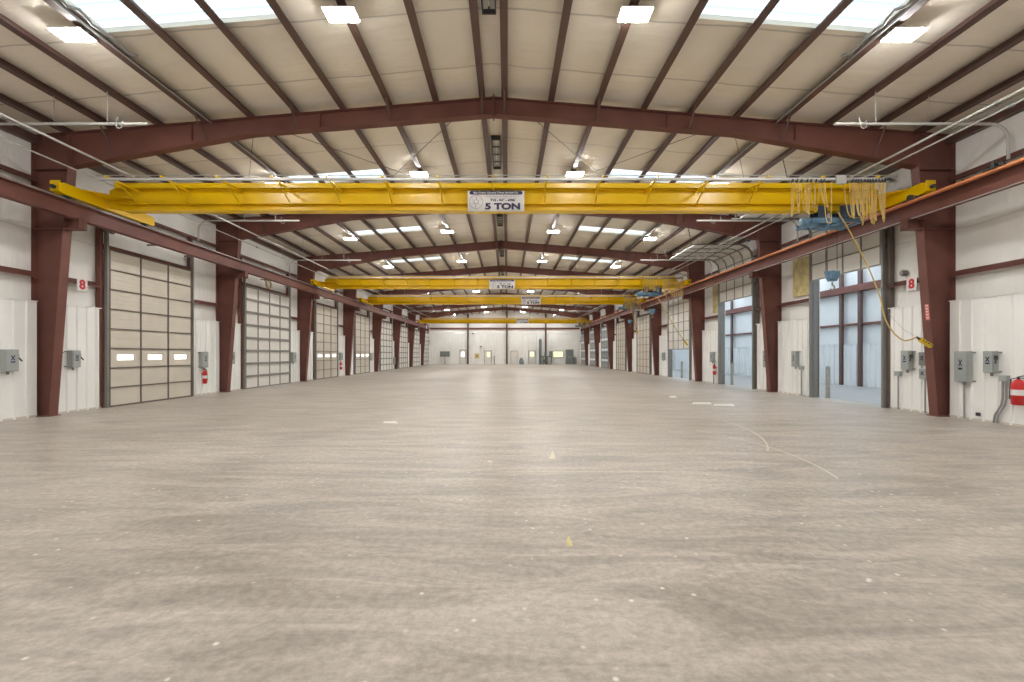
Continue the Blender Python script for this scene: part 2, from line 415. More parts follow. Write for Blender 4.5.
# yellowed insulation batts on the annex side wall between door and column
for a, b, lab in ((17.7, 18.75, 'yellowed insulation batt between the nearest open door and its next column'), (25.2, 26.05, 'yellowed insulation batt beside the second open door')):
    m = MB(); nn = 8
    vs = []; fs = []
    for i in range(nn+1):
        y = a+(b-a)*i/nn; bulge = .06+.05*math.sin(PI*i/nn)+.015*math.sin(9*i)
        for z in (3.98, 4.3, 4.7, 5.15, 5.5): vs.append((XS-bulge, y, z))
    for i in range(nn):
        for j in range(4): fs.append((i*5+j, (i+1)*5+j, (i+1)*5+j+1, i*5+j+1))
    m.add(vs, fs, True); m.box(XS-.05, XS, a, b, 3.98, 5.5)
    m.build('insulation_batt', M_insul, label=lab, category='insulation', group='yellowed insulation batts')

# ------------------------------------------------------------------ steel frames
def frame(k):
    y = FR[k]; T = thing('steel_frame', f'tapered maroon steel portal frame, {ORD[k]} to the camera', 'steel frame', (0, y, 0), 'maroon portal frames along the hall')
    fw2 = .125; tf = .016
    for s in (-1, 1):
        c = MB(); xo = 12.2; zt = 7.2
        xi0, xi1 = 11.75, 11.25; zk = 6.55
        c.box(s*xo, s*(xo-tf), y-fw2, y+fw2, 0, 7.45)
        P = lambda a, b, t: (s*a, y+t, b)
        c.prism([(xo, 0), (xi0, 0), (xi1, zk), (xi1, 7.5), (xo, 7.42)], -.007, .007, P)
        c.prism([(xi0, 0), (xi0-tf, 0), (xi1-tf, zk), (xi1, zk)], -fw2, fw2, P)
        c.prism([(xi1, zk), (xi1-.02, zk), (xi1-.02, 7.48), (xi1, 7.48)], -fw2, fw2, P)   # end plate
        c.prism([(xo, zk), (xi1, zk), (xi1, zk-.02), (xo, zk-.02)], -fw2, fw2, P)
        c.prism([(xo, 4.98), (xi0-.35, 4.98), (xi0-.35, 4.96), (xo, 4.96)], -fw2*.9, fw2*.9, P)
        c.prism([(xo, 1.30), (xi0-.08, 1.30), (xi0-.08, 1.29), (xo, 1.29)], -.06, .06, P)
        c.build('column', M_steel, T)
        b = MB(); b.box(s*12.22, s*11.68, y-.16, y+.16, 0, .02)
        for dx in (11.8, 12.05):
            for dy in (-.1, .1): b.revolve((s*dx, y+dy, .02), [(.02, 0), (.02, .03)], 6)
        b.build('base_plate', M_steel, T)
        # runway bracket
        b = MB(); x0, x1 = 11.45, 10.94
        b.box(s*x0, s*x1, y-.12, y+.12, 5.215, 5.235); b.box(s*x0, s*x1, y-.12, y+.12, 4.955, 4.975); b.box(s*x0, s*x1, y-.01, y+.01, 4.97, 5.22)
        b.box(s*x1, s*(x1+.015), y-.12, y+.12, 4.955, 5.235)
        b.build('runway_bracket', M_steel, T)
    r = MB()
    st = [(0, .46), (6.4, .44), (11.23, .90)]
    for s in (-1, 1):
        for (xa, da), (xb, db) in zip(st[:-1], st[1:]):
            za, zb = zr(xa), zr(xb)
            P = lambda a, b, t: (s*a, y+t, b)
            r.prism([(xa, za), (xb, zb), (xb, zb-db), (xa, za-da)], -.007, .007, P)
            r.prism([(xa, za), (xb, zb), (xb, zb-tf), (xa, za-tf)], -fw2, fw2, P)
            r.prism([(xa, za-da+tf), (xb, zb-db+tf), (xb, zb-db), (xa, za-da)], -fw2, fw2, P)
        r.prism([(11.2, zr(11.2)), (12.2, zr(12.2)), (12.2, zr(12.2)-tf), (11.2, zr(11.2)-tf)], -fw2, fw2, P)
        for xx in (4.6, 8.0): r.prism([(xx, zr(xx)), (xx+.012, zr(xx)), (xx+.012, zr(xx)-.45), (xx, zr(xx)-.45)], -.08, .08, P)
    r.box(-.02, .02, y-fw2, y+fw2, zr(0)-.52, zr(0)+.06)
    r.build('rafter', M_steel, T)
    for s in (-1, 1):
        for kk in (0, 2, 4, 6, 8):
            x = PX[kk]; dep = .45 if x < 6.4 else .45+(x-6.4)/4.83*.45
            MB().bar((s*x, y-.5, zr(x)+.02), (s*x, y-.04, zr(x)-dep+.03), .05, .01).build('flange_brace', M_purlin, T)
for k in range(8): frame(k)

# purlins
for s in (-1, 1):
    for i, x in enumerate(PX):
        m = MB(); z0 = zr(x); z1 = zroof(x)+.005
        P = lambda a, b, t: (s*a, t, b)
        # Z section: bottom flange towards the ridge
        m.prism([(x-.075, z0), (x+.085, z0-.004), (x+.085, z0+.008), (x-.075, z0+.010)], YB, YF, P)
        m.prism([(x+.068, z0), (x+.085, z0), (x+.085, z1), (x+.068, z1)], YB, YF, P)
        m.prism([(x-.075, z0+.03), (x-.075, z0), (x-.067, z0), (x-.067, z0+.03)], YB, YF, P)
        words_ = ['first', 'second', 'third', 'fourth', 'fifth', 'sixth', 'seventh', 'eighth', 'ninth', 'tenth'][i]
        m.build('roof_purlin', M_purlin, label=f'long dark maroon roof purlin, {words_} from the ridge on the {SIDE[s]}', category='purlin', group='roof purlins')

# ridge vents
for j, (a, b) in enumerate([(6.9, 9.15), (14.5, 16.8), (22.6, 24.3), (30.2, 31.9), (37.8, 39.5)]):
    T = thing('ridge_vent', f'grey framed ridge vent between the two ridge purlins, {ORD[j]}', 'roof vent', (0, a, 8.5), 'ridge vents')
    m = MB(); z = 8.52
    for x in (-.13, .13): m.box(x-.012, x+.012, a, b, z-.05, z+.1)
    for y in (a, b-.03): m.box(-.14, .14, y, y+.03, z-.05, z+.1)
    m.build('frame', M_dark, T)
    for x0, x1 in ((-.115, -.015), (.015, .115)): MB().box(x0, x1, a+.05, b-.05, z+.03, z+.04).build('damper', M_pipe, T)
    m = MB(); 
    for t in range(1, 4): y = a+(b-a)*t/4; m.box(-.12, .12, y-.03, y+.03, z-.02, z+.0)
    m.build('crossbar', M_dark, T)

# roof brace rods in the first bays
for y0, y1 in ((F1, F1+BAY), (F1+3*BAY, F1+4*BAY)):
    for s in (-1, 1):
        for (xa, xb) in ((.7, 6.2), (6.2, .7), (6.4, 11.0)):
            o = MB().tube([(s*xa, y0+.05, zr(xa)-.12), (s*xb, y1-.05, zr(xb)-.12)], .008, 6).build('brace_rod', M_purlin)
            tag(o, 'thin roof brace rod %s, %s, %s bay' % ({.7: 'leaving the ridge', 6.2: 'meeting the ridge', 6.4: 'reaching the eave'}[xa], SIDE[s], 'nearer' if y0 == F1 else 'farther'), 'brace rod', 'roof brace rods')

# ------------------------------------------------------------------ LED ceiling lights
YL = [-6.6, 1.05]+[8.67+7.68*k for k in range(9)]
def light(x, y, j, s, inner):
    z = zr(x)-.10 if inner else zr(7.64)-.08
    lab = f'LED ceiling light in the {"inner" if inner else "outer"} line on the {SIDE[s]}, ' + (ORD[j-2] if j > 1 else ('just behind the camera' if j == 1 else 'well behind the camera'))
    T = thing('ceiling_light', lab, 'ceiling light', (x, y, z), 'LED ceiling lights')
    m = MB(); m.box(x-.30, x+.30, y-.19, y+.19, z, z+.03); m.box(x-.12, x+.12, y-.08, y+.08, z+.035, z+.07)
    m.build('housing', M_white, T)
    MB().box(x-.285, x+.285, y-.175, y+.175, z-.02, z+.001).build('diffuser', M_glow, T)
    h = MB()
    xs = x if inner else s*7.66
    h.box(xs-.03, xs+.03, y-.03, y+.03, z+.03, zr(abs(xs))+.01)
    h.build('hanger', M_grey, T)
for j, y in enumerate(YL):
    for s in (-1, 1):
        light(s*2.80, y, j, s, True); light(s*7.92, y, j, s, False)

# ------------------------------------------------------------------ crane runways
for s in (-1, 1):
    T = thing('crane_runway', 'maroon crane runway beam along the %s%s' % (WALL[s], ', with orange conductor bars' if s == 1 else ''), 'crane runway', (s*11.14, 0, 5.24), 'crane runways')
    m = MB(); xc = 11.14; y0, y1 = -8, 64.6
    m.box(s*(xc-.1), s*(xc+.1), y0, y1, 5.237, 5.255); m.box(s*(xc-.1), s*(xc+.1), y0, y1, 5.63, 5.65); m.box(s*(xc-.008), s*(xc+.008), y0, y1, 5.25, 5.64)
    m.build('beam', M_steel, T)
    MB().box(s*(xc-.03), s*(xc+.03), y0, y1, 5.65, 5.715).build('rail', M_strut, T)
    if s == 1:
        for q in range(3):
            MB().box(10.90+.045*q, 10.93+.045*q, y0, 60, 5.61, 5.665).build('conductor_bar', M_orange, T, label='orange conductor bar')
        m = MB()
        y = -6.0
        while y < 60: m.box(10.89, 11.14, y, y+.03, 5.655, 5.675); y += 1.5
        m.build('hanger_clip', M_dark, T)
        MB().tube([(11.03, y0, 5.22), (11.03, 62, 5.22)], .012, 6).build('conduit', M_pipe, T)
    for yy in (y0, y1): MB().box(s*(xc-.09), s*(xc+.09), yy-.02, yy+.1, 5.7, 6.0).build('end_stop', M_steel, T)

# ------------------------------------------------------------------ overhead cranes
def shift(mb, dx=0, dy=0, dz=0): mb.v = [(a+dx, b+dy, c+dz) for a, b, c in mb.v]; return mb
def sign_parts(T, x, y, crane):
    m = MB(); m.box(x-.795, x+.795, y-.012, y, 5.67, 6.25); so = m.build('capacity_sign', M_pale, T, label='white 5 TON capacity sign')
    t = MB(); ZC = 5.96
    def put(body, size, cx, cz, bold, sx=1.0, dest=None):
        vs, fs = text_mesh(body, size, bold, sx)
        (dest or t).add([(x+cx+a, y-.014-b2, ZC+cz+b) for a, b, b2 in vs], fs)
    put('5 TON', .235, .19, -.155, .012, 1.42); put('713 - 946 - 4700', .078, .19, .022, .005, 1.3)
    t.build('lettering', M_navy, so)
    b = MB(); pts = []
    for k in range(7): a = PI/2+PI*k/6; pts.append((-.70+.05*math.cos(a), .235+.05*math.sin(a)))
    for k in range(7): a = -PI/2+PI*k/6; pts.append((.70+.05*math.cos(a), .235+.05*math.sin(a)))
    b.prism(pts, -.017, -.013, lambda p, q, t2: (x+p, y+t2, ZC+q)); b.build('title_band', M_navy, so)
    w = MB(); put('Bay Ocean General Crane Service Co.', .072, 0, .235, .0015, 1.13, w); w.v = [(p, q-.004, r) for p, q, r in w.v]; w.build('title_lettering', M_pale, so)
    g = MB(); put('Overhead Crane Repairs & Service', .062, .19, .14, .0, 1.05, g); put('Inspections - Installations - Training', .05, .19, .085, .0, 1.08, g)
    for rr, th in ((.19, .012), (.06, .02)):
        ring = [(x-.56+rr*math.cos(2*PI*k/28), y-.015, 5.94+rr*math.sin(2*PI*k/28)) for k in range(28)]
        g.tube(ring, th/2, 4, True)
    for a in range(6): g.bar((x-.56+.06*math.cos(a*PI/3+.4), y-.015, 5.94+.06*math.sin(a*PI/3+.4)), (x-.56+.18*math.cos(a*PI/3+.4), y-.015, 5.94+.18*math.sin(a*PI/3+.4)), .014, .004)
    g.build('emblem', M_mauve, so)
def crane(yc, sx_, hx, bundles, idx, seed, color=M_yellow):
    R = random.Random(seed)
    names = ['nearest', 'second', 'third', 'farthest']
    T = thing('bridge_crane', f'yellow bridge crane marked 5 TON, {names[idx]} of the four', 'bridge crane', (0, yc, 5.715), 'yellow bridge cranes')
    X = 10.99; zb, zt = 5.70, 6.44
    g = MB()
    # I-section with a capping channel, tapered at both ends
    poly = [(-X, 5.80), (-X+.55, zb), (X-.55, zb), (X, 5.80), (X, zt-.12), (X-.3, zt), (-X+.3, zt), (-X, zt-.12)]
    g.prism(poly, -.008, .008, lambda a, b, t: (a, yc+t, b))
    g.box(-X+.5, X-.5, yc-.15, yc+.15, zb-.001, zb+.025)
    g.box(-X+.3, X-.3, yc-.14, yc+.14, zb+.2, zb+.215) 
    g.box(-X+.25, X-.25, yc-.14, yc+.14, zt-.13, zt-.11)
    g.box(-X+.3, X-.3, yc-.21, yc+.21, zt, zt+.015); g.box(-X+.3, X-.3, yc-.21, yc-.2, zt-.12, zt); g.box(-X+.3, X-.3, yc+.2, yc+.21, zt-.12, zt)
    g.build('girder', color, T)
    for s in (-1, 1):
        m = MB(); xc = s*11.14; a, b = yc-1.42, yc+1.70
        m.box(xc-.11, xc+.11, a+.12, b-.12, 5.77, 6.06)
        m.hull8([(xc-.11, a, 5.80), (xc+.11, a, 5.80), (xc+.11, a, 6.0), (xc-.11, a, 6.0)], [(xc-.11, a+.12, 5.77), (xc+.11, a+.12, 5.77), (xc+.11, a+.12, 6.06), (xc-.11, a+.12, 6.06)])
        m.box(xc-.115, xc+.115, a-.02, a+.02, 5.80, 6.07)
        m.hull8([(xc-.11, b-.12, 5.77), (xc+.11, b-.12, 5.77), (xc+.11, b-.12, 6.06), (xc-.11, b-.12, 6.06)], [(xc-.11, b, 5.80), (xc+.11, b, 5.80), (xc+.11, b, 6.0), (xc-.11, b, 6.0)])
        xi = s*11.03                      # plan gussets to the girder
        for sg in (-1, 1):
            m.prism([(0, 0), (-s*.85, 0), (0, sg*.85)], 6.045, 6.06, lambda p, q, t: (xi+p, yc+q, t))
        t = m.build('end_truck', color, T)
        for yw in (a+.3, b-.3): MB().revolve((xc-.05, yw, 5.80), [(.05, -.01), (.10, 0), (.10, .02), (.085, .025), (.085, .075), (.10, .08), (.10, .1), (.05, .11)], 16, 'x').build('wheel', M_dark, t)
        for yw, d in ((a-.02, -1), (b, 1)): MB().revolve((xc, yw, 5.9), [(.05, 0), (.05, d*.07), (.035, d*.10)], 12, 'y').build('bumper', M_dark, t)
    # festoon rail on horizontal brackets
    rl = MB(); yr = yc-1.1; zrail = 6.2
    rl.box(-10.4, 10.2, yr-.02, yr+.02, zrail+.045, zrail+.055); rl.box(-10.4, 10.2, yr-.025, yr-.019, zrail-.01, zrail+.05); rl.box(-10.4, 10.2, yr+.019, yr+.025, zrail-.01, zrail+.05)
    rl.tube([(-10.4, yr+.02, zrail+.13), (10.6, yr+.02, zrail+.13)], .012, 6)
    rl.build('festoon_rail', M_pipe, T)
    x = -10.1
    while x < 10.4:
        b = MB(); b.bar((x, yr-.06, zrail+.08), (x, yc-.01, zrail+.06), .04, .05); (abs(x-sx_) > .85) and b.bar((x, yr+.35, zrail+.06), (x, yc-.01, 5.86), .03, .03)
        b.build('rail_bracket', color, T); x += 1.44
    for (x0, x1, cnt, drop) in bundles:
        for i in range(cnt):
            xx = x0+(x1-x0)*i/max(1, cnt-1); w = (x1-x0)/cnt*.8*R.uniform(.6, 1.5); dr = drop*R.uniform(.8, 1.03); off = R.uniform(-.22, .12)
            c = MB(); pts = []
            for q in range(13):
                u = q/12; sag = 1-(2*u-1)**4
                pts.append((xx+w*(u-.5), yr+off*math.sin(PI*u)+.02, zrail-.03-dr*sag))
            c.tube(pts, .0115, 6); c.build('festoon_cable', M_yel2, T)
            tr = MB(); tr.box(xx-w/2-.02, xx-w/2+.02, yr-.03, yr+.03, zrail-.06, zrail+.02); tr.build('cable_trolley', M_dark, T)
    if idx == 0:
        b = MB(); b.box(8.93, 9.17, yr-.1, yr-.03, zrail-.13, zrail+.1); b.build('control_box', M_pipe, T, bevel=.008, label='light grey control box')
    sign_parts(T, sx_, yc-.16, idx)
    # hoist
    H = thing('electric_hoist', f'blue wire rope hoist slung under the {names[idx]} yellow crane', 'hoist', (hx, yc, 5.4), 'blue crane hoists')
    m = MB()
    m.box(hx-.7, hx+.7, yc-.42, yc-.34, 5.30, 5.42); m.box(hx-.7, hx+.7, yc+.34, yc+.42, 5.30, 5.42)
    for q in (-.62, 0, .6): m.box(hx+q-.04, hx+q+.04, yc-.42, yc+.42, 5.28, 5.34)
    m.build('trolley_frame', M_blue, H, bevel=.006)
    for q in (-.3, .3):
        for sg in (-1, 1):
            m = MB(); m.box(hx+q-.12, hx+q+.12, yc+sg*.17, yc+sg*.2, 5.36, 5.82); m.revolve((hx+q, yc+sg*.12, 5.71), [(.03, -.03), (.065, -.03), (.065, .03), (.03, .03)], 12, 'y')
            m.build('wheel_plate', M_dblue, H)
    MB().revolve((hx-.42, yc+.05, 5.36), [(.11, -.0), (.16, .0), (.16, .03), (.13, .04), (.13, .76), (.16, .77), (.16, .8), (.1, .8)], 20, 'x').build('rope_drum', M_blue, H)
    MB().revolve((hx-.9, yc-.15, 5.36), [(.06, 0), (.12, .02), (.13, .06), (.13, .40), (.11, .44), (.06, .45)], 16, 'x').build('motor', M_blue, H)
    m = MB(); m.box(hx+.05, hx+.5, yc-.62, yc-.44, 5.42, 5.72); m.box(hx+.08, hx+.47, yc-.635, yc-.62, 5.45, 5.69); m.build('control_cabinet', M_dblue, H, bevel=.01)
    zb2 = 3.68 if idx == 0 else 4.1
    hk = MB(); bx = hx+.1
    for q in (-.14, .14): MB().tube([(bx+q, yc, 5.28), (bx+q, yc, zb2+.3)], .008, 6).build('wire_rope', M_dark, H)
    hk.revolve((bx-.0, yc, zb2+.2), [(.06, -.12), (.12, -.11), (.155, -.07), (.155, .07), (.12, .11), (.06, .12)], 18, 'y'); hk.hull8([(bx-.1, yc-.07, zb2+.05), (bx+.1, yc-.07, zb2+.05), (bx+.1, yc+.07, zb2+.05), (bx-.1, yc+.07, zb2+.05)], [(bx-.2, yc-.07, zb2+.34), (bx+.2, yc-.07, zb2+.34), (bx+.2, yc+.07, zb2+.34), (bx-.2, yc+.07, zb2+.34)])
    hb = hk.build('hook_block', M_blue, H, bevel=.01)
    pts = [(bx, yc, zb2+.02), (bx, yc, zb2-.06)]+[(bx+.065*math.sin(a), yc, zb2-.13+.065*math.cos(a)) for a in [0, .7, 1.4, 2.1, 2.8, 3.5, 4.2]]
    MB().tube(pts, .02, 8).build('hook', M_strut, hb)
    return T
crane(13.0, -.31+.36, 9.55, [(7.85, 8.62, 7, .9), (8.75, 9.25, 2, 1.1), (9.42, 10.25, 12, 1.1)], 0, 1)
crane(28.35, .05, 9.3, [(8.6, 9.4, 6, .8), (9.7, 10.9, 14, 1.1)], 1, 2)
crane(37.1, 2.3, 10.3, [(9.7, 10.9, 14, 1.05)], 2, 3)
crane(60.5, 2.43, 10.3, [(9.5, 10.9, 12, 1.1)], 3, 4)

# collector arms on the annex runway
for y in (9.85, 11.9):
    m = MB(); m.tube([(10.98, y-.18, 5.70), (10.88, y-.06, 5.78), (10.88, y+.06, 5.78), (10.98, y+.18, 5.70)], .015, 6); m.tube([(10.88, y-.2, 5.68), (10.88, y+.2, 5.68)], .02, 6)
    m.box(10.86, 10.95, y-.04, y+.04, 5.665, 5.80)
    tag(m.build('collector_arm', M_dark), 'dark current collector arm on the orange conductor bars, ' + ('above the nearest column' if y > 11 else 'nearest the camera'), 'collector arm', 'current collectors')

# pendant controls
def pendant(start, end, via, name, tied, r=.02, big=True):
    T = thing('pendant_control', name, 'pendant control', end, 'crane pendant controls')
    pts = []; A = Vector(start); B = Vector(end); V = [Vector(v) for v in via]; P = [A]+V+[B]
    for i in range(len(P)-1):
        p0 = P[max(i-1, 0)]; p1 = P[i]; p2 = P[i+1]; p3 = P[min(i+2, len(P)-1)]
        for q in range(8):
            t = q/8; pts.append(.5*((2*p1)+(p2-p0)*t+(2*p0-5*p1+4*p2-p3)*t*t+(3*p1-p0-3*p2+p3)*t**3))
    pts.append(B)
    MB().tube(pts, r, 8).build('cable', M_yel2, T)
    d = (B-Vector(P[-2])).normalized() if not tied else Vector((.85, 0, -.55)).normalized()
    m = MB(); m.tube([B, B+d*.12], [.025, .035], 8); m.build('strain_relief', M_dark, T)
    m = MB(); m.bar(B+d*.10, B+d*.46, .11, .09, (0, 1, 0)); m.build('housing', mat('pendant_yellow_'+str(len(MATS)), (.78, .55, .01), .4), T, bevel=.02)
    m = MB()
    for k in range(4):
        c = B+d*(.16+.08*k)+Vector((0, -.05, 0)); m.revolve(c, [(.02, 0), (.02, -.02)], 10, 'y')
    m.build('button', M_dark, T)
def PT(px, py, d): return (.36+(px-507)*d/455, d, 1.65+(354-py)*d/455)
pendant(PT(838, 212, 12.5), PT(916.5, 337, 12.0), [PT(850, 232, 12.45), PT(866, 263, 12.4), PT(879, 294, 12.35), PT(885, 318, 12.3), PT(893, 332, 12.2), PT(903, 340, 12.1), PT(911, 339.5, 12.05)],
        'yellow pendant control pulled aside on its cable towards the nearest annex side column', True, .017)
pendant(PT(657, 297, 27.6), PT(683, 339, 27.0), [PT(664, 307, 27.5), PT(674, 326, 27.2)], 'yellow pendant control hanging from the second crane', False, .02)
pendant(PT(629, 303, 36.2), PT(636, 328, 36.0), [PT(632, 312, 36.1)], 'yellow pendant control hanging from the third crane', False, .025)
tag(MB().tube([PT(889, 314, 12.25), PT(904, 330, 12.1), PT(915, 336, 12.0)], .005, 5).build('tie_cord', M_pipe), 'thin cord holding back the pendant cable beside the nearest annex side column', 'cord')

# ------------------------------------------------------------------ pipes under the roof
def hangers(T, x, z, ys_):
    for y in ys_:
        i = min(range(10), key=lambda q: abs(PX[q]-abs(x))); xp = math.copysign(PX[i], x)
        h_ = MB().tube([(xp, y, zr(xp)+.01), (x, y, z)], .008, 6).build('hanger', M_pipe, T)
        MB().tube([(x+.035*math.cos(a*PI/4), y, z+.035*math.sin(a*PI/4)) for a in range(8)], .006, 5, True).build('clamp_ring', M_pipe, h_)
for s, x, z, lab in ((-1, -10.0, 6.56, 'thin grey pipe hung under the rafters along the closed door side, inner one'), (-1, -11.04, 6.52, 'thin grey pipe along the closed door side, outer one beside the columns'),
                (1, 10.0, 6.60, 'thin grey pipe hung under the rafters along the annex side, inner one'), (1, 10.28, 6.54, 'thin grey pipe along the annex side, outer one of the pair')):
    T = thing('roof_pipe', lab, 'pipe', (x, 0, z), 'long pipes under the roof')
    p = MB(); p.tube([(x, -6, z), (x, 70, z)], .028 if abs(x) < 10.2 else .02, 8); p.build('pipe', M_pipe, T)
    hangers(T, x, z, [8.0+7.62*k for k in range(8)])
    m = MB()
    for k in range(12): y = 3+5.9*k; m.revolve((x, y, z), [(.036, 0), (.036, .07)], 10, 'y')
    m.build('coupling', M_grey, T)
for s in (-1, 1):
    for k in range(7):
        y = 10.5+7.62*k; z = 6.96
        T = thing('curved_vent_pipe', f'pale pipe bending down to the runway on the {SIDE[s]}, {ORD[k]}', 'vent pipe', (s*9, y, z), 'bent pipes crossing under the roof')
        pts = [(s*7.92, y, z), (s*11.55, y, z)]+[(s*(11.55+.38*math.sin(a)), y, z-.38+.38*math.cos(a)) for a in (.3, .6, .9, 1.2, 1.5)]+[(s*11.93, y, z-.45), (s*11.93, y, 6.15)]
        MB().tube(pts, .033, 10).build('pipe', M_pipe, T)
        
        for q_, r_ in ((7, .012), (8, .008)): MB().tube([(s*PX[q_], y, zr(PX[q_])+.01), (s*PX[q_], y, z)], r_, 6).build('hanger', M_grey, T)
        hk = MB(); xx = s*8.55
        hk.tube([(xx-.07, y, z+.16)]+[(xx-.07*math.cos(a), y-.05, z-.06-.07*math.sin(a)) for a in (0, .8, 1.6, 2.4, 3.14)]+[(xx+.07, y-.03, z+.06)], .012, 6)
        hk.build('hook', M_grey, T)
    # conduit strapped to the purlin
    m = MB(); xx = s*(PX[6]-.11); m.tube([(xx, -6, zr(PX[6])-.005), (xx, 70, zr(PX[6])-.005)], .022, 8)
    tag(m.build('purlin_conduit', M_grey), f'bare conduit strapped under the seventh purlin on the {SIDE[s]}', 'conduit')
    m = MB(); pts = [(s*(PX[6]-.24+.05*math.sin(q*1.7)), 5.5+q*.16, zr(PX[6])+.03+.03*math.sin(q*2.3)) for q in range(26)]
    m.tube(pts, .03, 7)
    tag(m.build('flexible_cable', M_grey), f'loose flexible cable beside the nearest skylight on the {SIDE[s]}', 'cable')

# ------------------------------------------------------------------ sectional doors
def path(t):         # distance up the door -> (protrusion w, z)
    zc = 6.2; r = .62
    if t < zc: return (.10, t), (1, 0)
    a = (t-zc)/r
    if a < PI/2: return (.10+r*(1-math.cos(a)), zc+r*math.sin(a)), (math.cos(a), -math.sin(a))
    e = t-zc-r*PI/2
    return (.10+r+e, zc+r), (0, -1)
def rail_fr(s, u0, u1, t0, t1, d0, d1, mb, n=1):
    """block between u0..u1 along the wall, t0..t1 along the door path, d0..d1 out of its face"""
    for i in range(n):
        a, b = t0+(t1-t0)*i/n, t0+(t1-t0)*(i+1)/n
        (wa, za), (na, ma) = path(a); (wb, zb), (nb, mb_) = path(b)
        q = lambda w, z, nx, nz, d, u: (s*(XL-w-nx*d), u, z+nz*d)
        A = [q(wa, za, na, ma, d0, u0), q(wa, za, na, ma, d0, u1), q(wa, za, na, ma, d1, u1), q(wa, za, na, ma, d1, u0)]
        B = [q(wb, zb, nb, mb_, d0, u0), q(wb, zb, nb, mb_, d0, u1), q(wb, zb, nb, mb_, d1, u1), q(wb, zb, nb, mb_, d1, u0)]
        mb.hull8(A, B)
DN = [0]
def sect_door(s, k, u0, u1, style, zb=0.0, rows=8):
    DN[0] += 1
    desc = {'tan': 'closed tan sectional door with a row of small lit windows', 'grid': 'closed white sectional door with a heavy grey strut grid', 'raised': 'white sectional door raised overhead above an open doorway',
            'half': 'white sectional door half raised above a bright opening', 'plain': 'closed ribbed tan sectional door without windows', 'slots': 'closed grey sectional door with bright daylit slots'}[style]
    T = thing(f'door_{DN[0]}', f'{desc} in the {WALL[s]}, bay {k+1} away' if False else f'{desc}, in the {ORD[k]} bay of the {WALL[s]}', None, (s*XL, u0, 0), kind='structure')
    H = 4.88; sh = H/rows; cols = 3 if style in ('tan',) else 4
    pm = M_tan if style in ('tan', 'plain') else (M_wdoor if style != 'slots' else M_box); rm = M_dstile if style in ('tan', 'plain') else M_strut
    cw = (u1-u0)/cols
    for r in range(rows):
        t0 = zb+r*sh; t1 = t0+sh; nseg = 6 if t1 > 6.1 else 1
        m = MB(); rail_fr(s, u0, u1, t0+.006, t1-.006, -.03, 0, m, nseg)
        if nseg == 1:
            for g in range(4):
                a = t0+.03+g*(sh-.05)/4; rail_fr(s, u0+.02, u1-.02, a, a+(sh-.05)/4-.022, 0, .010, m)
        p = m.build('door_section', pm, T)
        # strut at the joint
        m = MB(); hw = .022 if style in ('tan', 'plain', 'raised', 'half') else .075
        rail_fr(s, u0, u1, t1-hw, t1+hw*.4 if r < rows-1 else t1, .01, .05 if hw < .04 else .07, m, 1 if nseg == 1 else 2)
        if r == 0: rail_fr(s, u0, u1, t0, t0+.05, .005, .03, m)
        m.build('strut', rm, p)
        if style == 'tan' and r == 2:
            for c in range(cols):
                uc = u0+cw*(c+.5); m = MB(); rail_fr(s, uc-.30, uc+.30, t0+.24, t0+.40, .008, .018, m); m.build('window_pane', M_daypane, p)
        if style == 'slots' and r % 2 == 1:
            for c in range(cols):
                uc = u0+cw*(c+.5); m = MB(); rail_fr(s, uc-.3, uc+.3, t0+.22, t0+.42, .008, .018, m); m.build('window_pane', M_slot, p)
    for c in range(cols+1):
        u = u0+cw*c; m = MB(); u = min(max(u, u0+.03), u1-.03)
        if zb > .5: 
            rail_fr(s, u-.022, u+.022, zb, 6.2, .008, .035, m, 1)
            if zb+H > 6.2: rail_fr(s, u-.022, u+.022, 6.2, zb+H, .008, .035, m, 10)
        else:
            sw = .03 if style in ('grid', 'slots') else .022; rail_fr(s, u-sw, u+sw, zb, zb+H, .008, .035, m)
        m.build('stile', rm, T)
    # tracks
    top = 6.2+.62*PI/2+2.4 if style == 'raised' else 5.9
    for u, dd in ((u0-.05, -1), (u1+.05, 1)):
        m = MB(); rail_fr(s, u-.03, u+.03, 0, min(top, 6.2), -.06, .05, m)
        if top > 6.2: rail_fr(s, u-.02, u+.02, 6.2, top, -.01, .04, m, 14)
        m.build('track', M_strut, T)
        m = MB(); m.box(s*(XL+.12), s*(XL-.02), u+dd*.03, u+dd*.14, 0, 6.2); m.build('jamb', M_steel if style != 'raised' else mat('jamb_bronze%d%d' % (k, dd), (.15, .12, .10), .5), T)
    m = MB(); m.box(s*(XL+.1), s*(XL-.04), u0-.1, u1+.1, 4.9, 5.02); m.build('header', M_steel, T)
    # torsion shaft with drums
    zs = 5.45 if zb < .5 else 7.05; m = MB(); xs = s*(XL-.15-(0 if zb < .5 else .1)); m.tube([(xs, u0-.1, zs), (xs, u1+.1, zs)], .015, 8)
    for u in (u0+.05, u1-.12): m.revolve((xs, u, zs), [(.08, 0), (.08, .01), (.06, .012), (.06, .06), (.08, .062), (.08, .07)], 14, 'y')
    for u in (u0+.02, (u0+u1)/2, u1-.02): m.box(s*XS, xs-s*.02, u-.012, u+.012, zs-.03, zs+.03)
    m.build('torsion_shaft', M_strut, T)
    if style in ('raised', 'half'):
        for u in (u0+.0, u1):
            (w, z), _ = path(top if style == 'raised' else 7.0); xx = XL-w+.15
            i = min(range(10), key=lambda q: abs(PX[q]-xx))
            MB().bar((s*xx, u, z), (s*PX[i], u, zr(PX[i])+.01), .03, .006).build('track_hanger', M_strut, T)
    return T
for k in range(8):
    sect_door(-1, k, *DL[k], 'tan' if k in (0, 2, 3) else 'grid')
for k in (0, 1): sect_door(1, k, *OPEN[k], 'raised', zb=4.40)
sect_door(1, 2, *OPEN[2], 'half', zb=1.95)
